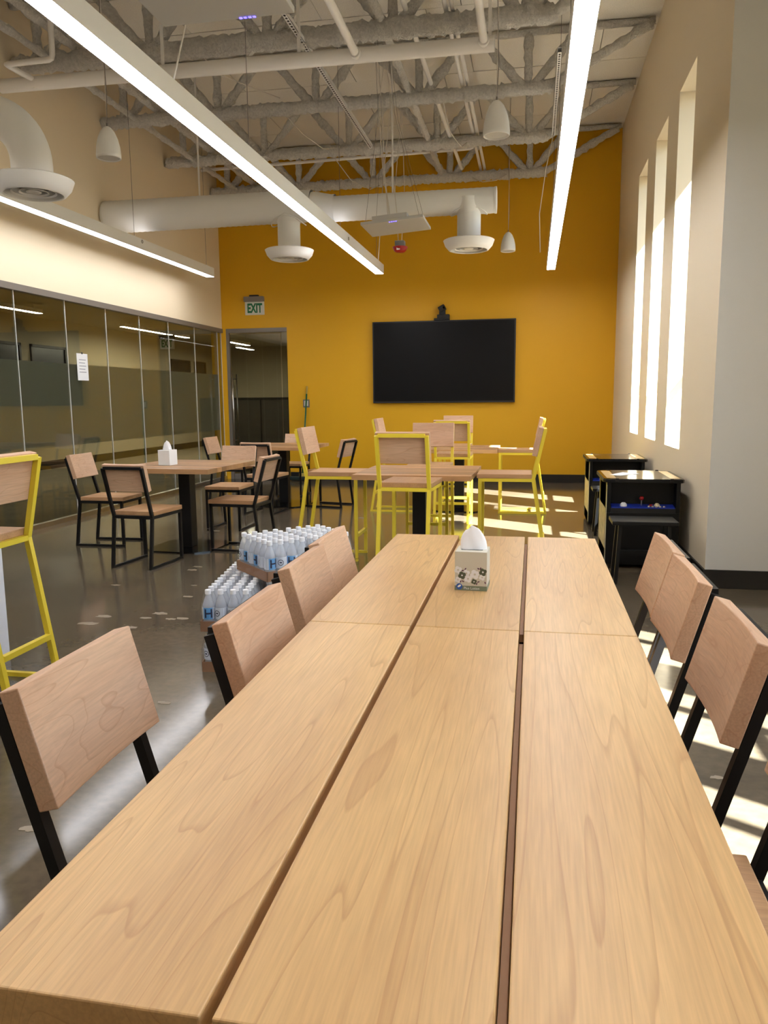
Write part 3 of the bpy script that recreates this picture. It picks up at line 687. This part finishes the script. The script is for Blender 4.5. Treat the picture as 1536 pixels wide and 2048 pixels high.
chair(.434, 2.685, 180, 'beech and black chair on the window side, nearest the arcade machines', G1)
chair(.43, 2.28, 180, 'beech and black chair on the window side, second from the arcade machines', G1)
chair(.44, 1.765, 180, 'beech and black chair on the window side, third from the arcade machines', G1)
chair(.495, 1.285, 180, 'beech and black chair cut off by the picture edge, its seat beside the table', G1)
chair(-4.165, 6.57, 1, 'black-framed chair at the tissue-box table, nearest the glass partition', G2)
chair(-3.125, 5.52, 85, 'black-framed chair at the tissue-box table with its back to the camera', G2)
chair(-2.30, 6.49, 176, 'black-framed chair at the tissue-box table, behind the water packs', G2)
chair(-3.10, 7.84, -90, 'black-framed chair behind the tissue-box table, facing the camera', G2)
chair(-3.135, 8.465, 85, 'black-framed chair at the table by the glass door, back to the camera', G2)
chair(-2.255, 9.30, 168, 'black-framed chair seen side-on before the yellow wall, beside a yellow stool', G2)
chair(-4.22, 9.72, 0, 'black-framed chair at the table by the glass door, nearest the glass partition', G2)
chair(-3.30, 10.62, -90, 'black-framed chair against the yellow wall under the broom pole, facing the camera', G2)
stool(-1.95, 6.28, 0, 'yellow stool at the nearer butcher-block table, facing right')
stool(-.895, 5.225, 86, 'yellow stool showing its back in front of the nearer butcher-block table')
stool(.135, 6.25, 180, 'yellow stool at the nearer butcher-block table, on the window side')
stool(-.92, 7.33, -90, 'yellow stool behind the nearer butcher-block table, facing the camera')
stool(-1.89, 9.1, 0, 'yellow stool at the far butcher-block table, on the broom side, facing right')
stool(-.845, 8.13, 90, 'yellow stool showing its back in front of the far butcher-block table')
stool(.17, 9.14, 180, 'yellow stool at the far butcher-block table, on the window side')
stool(-.97, 10.33, -90, 'yellow stool closest to the yellow wall below the television')
stool(-2.225, 3.04, 180, 'yellow stool cut off by the picture edge beside the white table leg')

# ------------------------------------------------------------------ small tables with butcher-block tops
def small_table(x, y, sx, sy, z, rz, base, label, n=11):
    e = empty('pedestal_table', (x, y, 0), rz, label, 'table', 'butcher-block pedestal tables')
    d = sy / n
    for i in range(n):
        MB().box(-sx / 2, sx / 2, -sy / 2 + i * d + .0004, -sy / 2 + (i + 1) * d - .0004, z - .04, z - .0006 * (i % 2)).build('stave', 'stave', e)
    MB().box(-.3, .3, -.3, .3, z - .052, z - .04).build('mounting_plate', 'black_metal', e)
    MB().box(-.055, .055, -.055, .055, .012, z - .052).build('column', 'black_metal', e, bevel=.004)
    c = .1; b = base
    MB().prism([(-b, -b + c), (-b + c, -b), (b - c, -b), (b, -b + c), (b, b - c), (b - c, b), (-b + c, b), (-b, b - c)], 0, .012).build('base_plate', 'black_gloss', e)
small_table(-3.08, 6.5, .92, .98, .76, math.radians(-3), .31, 'butcher-block table carrying the white tissue box, black column')
small_table(-3.12, 9.42, .92, .95, .76, math.radians(-2), .33, 'butcher-block table by the glass door with a black column')
small_table(-.91, 6.285, .93, .93, .745, math.radians(-1), .3, 'nearer butcher-block table ringed by yellow stools')
small_table(-.86, 9.27, .93, .9, .745, 0, .3, 'far butcher-block table ringed by yellow stools under the television')

# white-legged bar table at the picture edge
bt = empty('bar_table', (-3.3, 3.0, 0), label='tall table with white slab leg at the left picture edge', cat='table')
MB().box(-.66, .64, -.47, .47, 1.0, 1.04).build('table_top', 'leg_white', bt, bevel=.003)
for sx in (-1, 1):
    for sy in (-1, 1): MB().box(sx * .6 - .022, sx * .6 + .022, sy * .41 - .045, sy * .41 + .045, 0, 1.0).build('leg', 'leg_white', bt)

# ------------------------------------------------------------------ the long table: two tables pushed together
def long_table(y0, y1, outer, label):
    yc = (y0 + y1) / 2; hl = (y1 - y0) / 2
    e = empty('plank_table', (-.15, yc, 0), label=label, cat='table', group='maple plank tables pushed end to end')
    for x0, x1 in ((-.41, -.146), (-.134, .126), (.138, .407)):
        MB().box(x0, x1, -hl, hl, .713, .76).build('plank', 'maple', e, bevel=.0022)
    for xg in (-.14, .132): MB().box(xg - .005, xg + .005, -hl + .055, hl - .02, .713, .733).build('groove_strip', 'groove_wood', e)
    MB().box(-.36, .36, -hl + .07, -hl + .12, .67, .713).box(-.36, .36, hl - .12, hl - .07, .67, .713).box(-.03, .03, -hl + .1, hl - .1, .67, .71).build('subframe', 'black_metal', e)
    yo = outer * (hl - .095); yi = -outer * (hl - .05)
    for sx in (-.33, .33): MB().box(sx - .025, sx + .025, yo - .025, yo + .025, 0, .67).build('leg', 'black_metal', e)
    MB().box(.012, .062, yi - .025, yi + .025, 0, .67).build('leg', 'black_metal', e)
    return e
long_table(.598, 1.868, -1, 'nearer maple plank table filling the bottom of the picture')
long_table(1.8705, 3.19, 1, 'farther maple plank table carrying the flowered tissue box')

# ------------------------------------------------------------------ tissue boxes
def tissue(parent, z, s, seed, m='tissue_paper'):
    """a pulled-up sheet: two crossed folds rising from the slot"""
    rg = random.Random(seed); nx, nz = 13, 9; vs = []; fs = []
    for j in range(nz):
        v = j / (nz - 1)
        for i in range(2 * nx):
            t = i / (2 * nx); a = 2 * PI * t
            wd = s * (1 - v ** 2.2) ** .5 * (1.05 - .1 * v) if v < 1 else 0
            dp = s * .42 * (1 - v) ** .7 + .001
            fold = 1 + .13 * math.sin(3 * a + seed + v) + .09 * math.sin(5 * a + 3 * v)
            crease = .16 * s * v * math.sin(2 * a + 1.3) * (1 - v * .4)
            vs.append((wd * math.cos(a) * fold - .14 * s * v + crease * .6, dp * math.sin(a) * fold + crease * (1 - v), z + v * s * (1.98 + .1 * math.cos(a)) - .004))
    n = 2 * nx
    for j in range(nz - 1):
        for i in range(n): fs.append((j * n + i, j * n + (i + 1) % n, (j + 1) * n + (i + 1) % n, (j + 1) * n + i))
    return MB().add(vs, fs).build('tissue', m, parent, smooth=True)
tb = empty('tissue_box', (-.172, 2.30, .76), math.radians(-2), 'beige flowered tissue box with a green bottom band on the long table', 'tissue box')
b2 = .048; hb = .118
MB().box(-b2, b2, -b2, b2, .014, hb).build('carton', 'tissue_beige', tb, bevel=.0012)
MB().box(-b2 - .0002, b2 + .0002, -b2 - .0002, b2 + .0002, 0, .014).build('bottom_band', 'tissue_green', tb)
MB().box(-.032, .032, -.02, .02, hb, hb + .0006).build('slot', 'black_base', tb)
tissue(tb, hb, .037, 2)
def face_pt(x, z, d=.0004): return (x, -b2 - d, z)
def disc(cx, cz, r, m, name, d, squash=1.0, ang=0, n=14):
    vs = []
    for i in range(n):
        a = 2 * PI * i / n; u, v = r * math.cos(a), r * squash * math.sin(a)
        vs.append((cx + u * math.cos(ang) - v * math.sin(ang), cz + u * math.sin(ang) + v * math.cos(ang)))
    mb = MB(); mb.add([face_pt(x, z, d) for x, z in vs], [tuple(range(n))]); return mb.build(name, m, tb)
def flower(cx, cz, r, m, core, d):
    for k in range(4): disc(cx + r * .55 * math.cos(k * PI / 2 + .4), cz + r * .55 * math.sin(k * PI / 2 + .4), r * .55, m, 'petal', d)
    disc(cx, cz, r * .25, core, 'flower_centre', d + .0002)
for cx, cz, r in ((-.038, .062, .011), (-.013, .053, .01), (.012, .05, .0135), (.034, .042, .009), (-.008, .036, .011), (-.038, .032, .009)): flower(cx, cz, r, 'print_white', 'tissue_beige', .0004)
for cx, cz, r in ((-.026, .046, .011), (.036, .058, .011), (.010, .028, .008)): flower(cx, cz, r, 'print_green', 'print_white', .0008)
for cx, cz, a in ((-.016, .066, .9), (-.024, .061, .2), (.023, .068, -.4), (.029, .069, 1.2), (-.03, .027, 1.2), (-.023, .028, -.6), (.023, .028, .3), (.018, .022, 1.3), (.043, .026, 1.9)): disc(cx, cz, .004, 'print_plum', 'leaf', .001, .45, a, 8)
disc(-.034, .012, .0095, 'print_blue', 'emblem', .0012); disc(-.034, .0135, .006, 'print_white', 'emblem_mark', .0014, .5, .6)
text_obj('lettering', 'Plus Lotion', .0105, 'print_white', tb, frame_M((.003, -b2 - .0009, .0072), (1, 0, 0), (0, 0, 1)), .0001)
t2 = empty('tissue_box', (-3.215, 6.42, .76), math.radians(-8), 'plain white tissue box on the table near the glass partition', 'tissue box')
MB().box(-.06, .06, -.06, .06, 0, .135).build('carton', 'card_white', t2, bevel=.002)
MB().box(-.04, .04, -.025, .025, .135, .136).build('slot', 'black_base', t2)
tissue(t2, .135, .042, 5)

# ------------------------------------------------------------------ packs of bottled water
def arc_patch(mb, r, a0, a1, z0, z1, n=5):
    vs = []; fs = []
    for z in (z0, z1):
        for i in range(n + 1):
            a = a0 + (a1 - a0) * i / n; vs.append((r * math.cos(a), r * math.sin(a), z))
    for i in range(n): fs.append((i, i + 1, n + 2 + i, n + 1 + i))
    mb.add(vs, fs)
bott = MB().lathe([(0, .002), (.026, .0), (.03, .006), (.0302, .04), (.0285, .05), (.0302, .06), (.0302, .112), (.0285, .125), (.022, .148), (.014, .168), (.0125, .176), (.0125, .182)], 14)
BM = bott.mesh('bottle', True); BM.materials.append(MATS['bottle_plastic'])
CM = MB().lathe([(.0, .200), (.0135, .200), (.0148, .197), (.0148, .178)], 12).mesh('cap', False); CM.materials.append(MATS['water_cap'])
lb = MB(); arc_patch(lb, .0306, 0, 2 * PI, .056, .114, 16)
lb.k = 1; arc_patch(lb, .0308, -.95, .6, .056, .114, 6)
lb.k = 2
for a0, a1 in ((-.72, -.45), (.25, .52)): arc_patch(lb, .0311, a0, a1, .064, .108, 2)
arc_patch(lb, .0311, -.45, .25, .082, .09, 3)
rv = []; rf = []
for i in range(20):
    a = 2 * PI * i / 20
    for rr_ in (.0125, .0155): rv.append((.0311 * math.cos(PI + rr_ * math.cos(a) / .031), .0311 * math.sin(PI + rr_ * math.cos(a) / .031), .086 + rr_ * math.sin(a)))
for i in range(20): j = (i + 1) % 20; rf.append((2 * i, 2 * i + 1, 2 * j + 1, 2 * j))
lb.add(rv, rf); arc_patch(lb, .0311, PI - .2, PI + .2, .083, .089, 2)
LM = lb.mesh('label', True)
for k in ('label_white', 'label_blue', 'label_navy'): LM.materials.append(MATS[k])
def water_pack(x, y, z, deg, label, nx=4, ny=6, seed=0):
    """x, y = centre; nx bottles across local x, ny along local y"""
    e = empty('water_pack', (x, y, z), math.radians(deg), label, 'bottled water', 'shrink-wrapped packs of bottled water')
    p = .0625; W, D = nx * p, ny * p; rg = random.Random(seed)
    w2, d2 = W / 2 + .004, D / 2 + .004
    MB().box(-w2, w2, -d2, d2, 0, .003).box(-w2, -w2 + .003, -d2, d2, .003, .052).box(w2 - .003, w2, -d2, d2, .003, .052).box(-w2, w2, -d2, -d2 + .003, .003, .052).box(-w2, w2, d2 - .003, d2, .003, .052).build('tray', 'cardboard', e)
    for i in range(nx):
        for j in range(ny):
            edge = i in (0, nx - 1) or j in (0, ny - 1)
            b = bpy.data.objects.new('bottle', BM); COL.objects.link(b); b.parent = e
            b.location = (-W / 2 + (i + .5) * p, -D / 2 + (j + .5) * p, .004); b.rotation_euler = (0, 0, -PI / 2 + rg.choice((0, .3, PI, PI - .5, -.4, .15)) + (-PI / 2 if (i == 0 and j > 0) else 0))
            c = bpy.data.objects.new('cap', CM); COL.objects.link(c); c.parent = b
            if edge: l = bpy.data.objects.new('label', LM); COL.objects.link(l); l.parent = b
    # shrink film: wraps sides, sags between caps on top
    f = MB(); nn = 12; vs = []; fs = []
    for iz, (zz, g) in enumerate(((.01, .002), (.06, .003), (.115, .001), (.16, -.008), (.19, -.014))):
        hw, hd = w2 + g, d2 + g
        for k in range(4 * nn):
            s, t = divmod(k, nn); t /= nn
            px, py = [(-hw + 2 * hw * t, -hd), (hw, -hd + 2 * hd * t), (hw - 2 * hw * t, hd), (-hw, hd - 2 * hd * t)][s]
            wv = .002 * math.sin(k * 2.1 + iz) ; vs.append((px * (1 + wv), py * (1 + wv), zz))
    n4 = 4 * nn
    for iz in range(4):
        for k in range(n4): fs.append((iz * n4 + k, iz * n4 + (k + 1) % n4, (iz + 1) * n4 + (k + 1) % n4, (iz + 1) * n4 + k))
    f.add(vs, fs).build('shrink_film', 'shrink_film', e, smooth=True)
    return e
AX = 9
def at(c, u, v, deg):
    a = math.radians(deg); return (c[0] + u * math.cos(a) - v * math.sin(a), c[1] + u * math.sin(a) + v * math.cos(a))
C0 = (-1.585, 3.42)
pk = 0
for (u, v, lev, lab) in [(.13, .19, 0, 'bottom water pack of the near stack, resting on the floor'), (.13, .19, 1, 'upper water pack of the near stack, its H labels in view'),
                    (.13, .585, 0, 'bottom water pack under the tilted pair, farther along the stack'), (.13, .585, 1, 'middle water pack right under the corner of the topmost packs'),
                    (.395, .40, 0, 'bottom water pack hidden behind the chairs of the long table'), (.395, .40, 1, 'middle water pack showing a few caps past the last chair')]:
    p = at(C0, u, v, AX); water_pack(p[0], p[1], .206 * lev, AX, lab, seed=pk); pk += 1
# two top packs lie askew
water_pack(-1.355, 3.865, .412, 43, 'topmost water pack whose corner points at the camera', nx=4, ny=6, seed=21).rotation_euler = (0, 0, math.radians(-45 + 90))
water_pack(-1.165, 4.055, .412, 45, 'topmost water pack farther from the camera, behind the corner one', nx=4, ny=6, seed=22)

# ------------------------------------------------------------------ arcade tables and stools
def arcade(x, y, zt, label, art):
    e = empty('arcade_table', (x, y, 0), 0, label, 'arcade machine', 'cocktail arcade machines')
    w2, d2 = .27, .35
    MB().box(-w2, w2, -d2 + .11, d2 - .11, .03, zt - .03).box(-w2, w2, -d2, d2, .03, .44).box(-w2, -w2 + .03, -d2, d2, .44, zt - .03).box(w2 - .03, w2, -d2, d2, .44, zt - .03).build('cabinet', 'arcade_black', e, bevel=.003)
    MB().box(-w2 + .03, w2 - .03, -d2 + .0, -d2 + .02, .44, .475).build('control_lip', 'black_plastic', e)
    W, D, c = .3, .375, .055
    poly = [(-W, -D + c), (-W + c * .3, -D + c * .3), (-W + c, -D), (W - c, -D), (W - c * .3, -D + c * .3), (W, -D + c), (W, D - c), (W - c, D), (-W + c, D), (-W, D - c)]
    MB().prism(poly, zt - .03, zt - .006).build('table_edge', 'arcade_black', e, bevel=.003)
    g = MB().prism([(px * .985, py * .985) for px, py in poly], zt - .006, zt).build('glass_top', 'black_gloss', e)
    for s in (-1, 1):
        MB().box(s * .235 - .035, s * .235 + .035, -.3, .3, zt, zt + .0006).build('printed_border', 'arcade_gold', g)
    for px, py in ((-.2, -.375), (.2, -.375), (-.2, .375), (.2, .375)): MB().box(px - .012, px + .012, py - .005, py + .005, zt - .02, zt + .004).build('glass_clip', 'black_metal', e)
    # control panel facing the stool
    M = Matrix.Translation((0, -d2 + .055, .49)) @ Matrix.Rotation(.12, 4, 'X')
    MB().box(-w2 + .035, w2 - .035, -.055, .055, -.01, .0, M).build('control_panel', 'arcade_blue', e)
    MB().lathe([(0, .028), (.014, .025), (.024, .014), (.027, 0)], 16, M @ Matrix.Translation((-.14, -.01, 0))).build('trackball', 'white_plastic', e, smooth=True)
    MB().lathe([(0, .022), (.012, .02), (.02, .01), (.022, 0)], 16, M @ Matrix.Translation((.11, 0, 0))).build('trackball', 'arcade_cream', e, smooth=True)
    j = MB().cyl(M @ Vector((-.005, .01, 0)), M @ Vector((-.005, .01, .045)), .005, 8).build('joystick', 'steel', e)
    MB().lathe([(0, .034), (.012, .030), (.0185, .017), (.012, .004), (0, 0)], 14, M @ Matrix.Translation((-.005, .01, .04))).build('ball_top', 'red_plastic', j, smooth=True)
    MB().cyl(M @ Vector((.065, -.005, 0)), M @ Vector((.065, -.005, .012)), .013, 12).build('button', 'red_plastic', e)
    for k in range(5): MB().cyl(M @ Vector((.045 + .028 * k, -.038, 0)), M @ Vector((.045 + .028 * k, -.038, .008)), .008, 10).build('button', 'arcade_cream', e)
    # side art (generic) and pale edge strip
    MB().box(-w2 - .001, -w2, -d2 + .09, d2 - .06, .14, .46).build('side_art', 'arcade_art', e)
    MB().box(-w2 - .0012, -w2, -d2 + .006, -d2 + .045, .05, zt - .05).build('edge_strip', 'arcade_stripe', e)
    for sx in (-1, 1):
        for sy in (-1, 1): MB().cyl((sx * .22, sy * .3, 0), (sx * .22, sy * .3, .03), .02, 10).build('foot', 'black_plastic', e)
    return e
arcade(.845, 6.50, .705, 'black cocktail arcade machine with a paper sheet on top, nearer one', 0)
arcade(.85, 8.49, .705, 'black cocktail arcade machine nearer the yellow wall', 1)
pp = MB(); pp.prism([(.612, 6.44), (.69, 6.368), (.863, 6.55), (.742, 6.667)], .7058, .7066)
tag(pp.build('paper_note', 'paper_white'), 'white sheet of paper lying on the nearer arcade machine', 'paper')
def black_stool(x, y, label, deg=0):
    e = empty('low_stool', (x, y, 0), math.radians(deg), label, 'stool', 'low black arcade stools')
    MB().box(-.225, .225, -.14, .14, .43, .46).build('seat', 'arcade_black', e, bevel=.006)
    for sx in (-1, 1):
        for sy in (-1, 1):
            MB().cyl((sx * .19, sy * .12, 0), (sx * .165, sy * .09, .43), .018, 4).build('leg', 'arcade_black', e)
    MB().box(-.16, .16, -.012, .012, .2, .23).build('stretcher', 'arcade_black', e)
black_stool(.79, 5.72, 'low black stool in front of the nearer arcade machine')
black_stool(.80, 7.72, 'low black stool wedged between the two arcade machines')
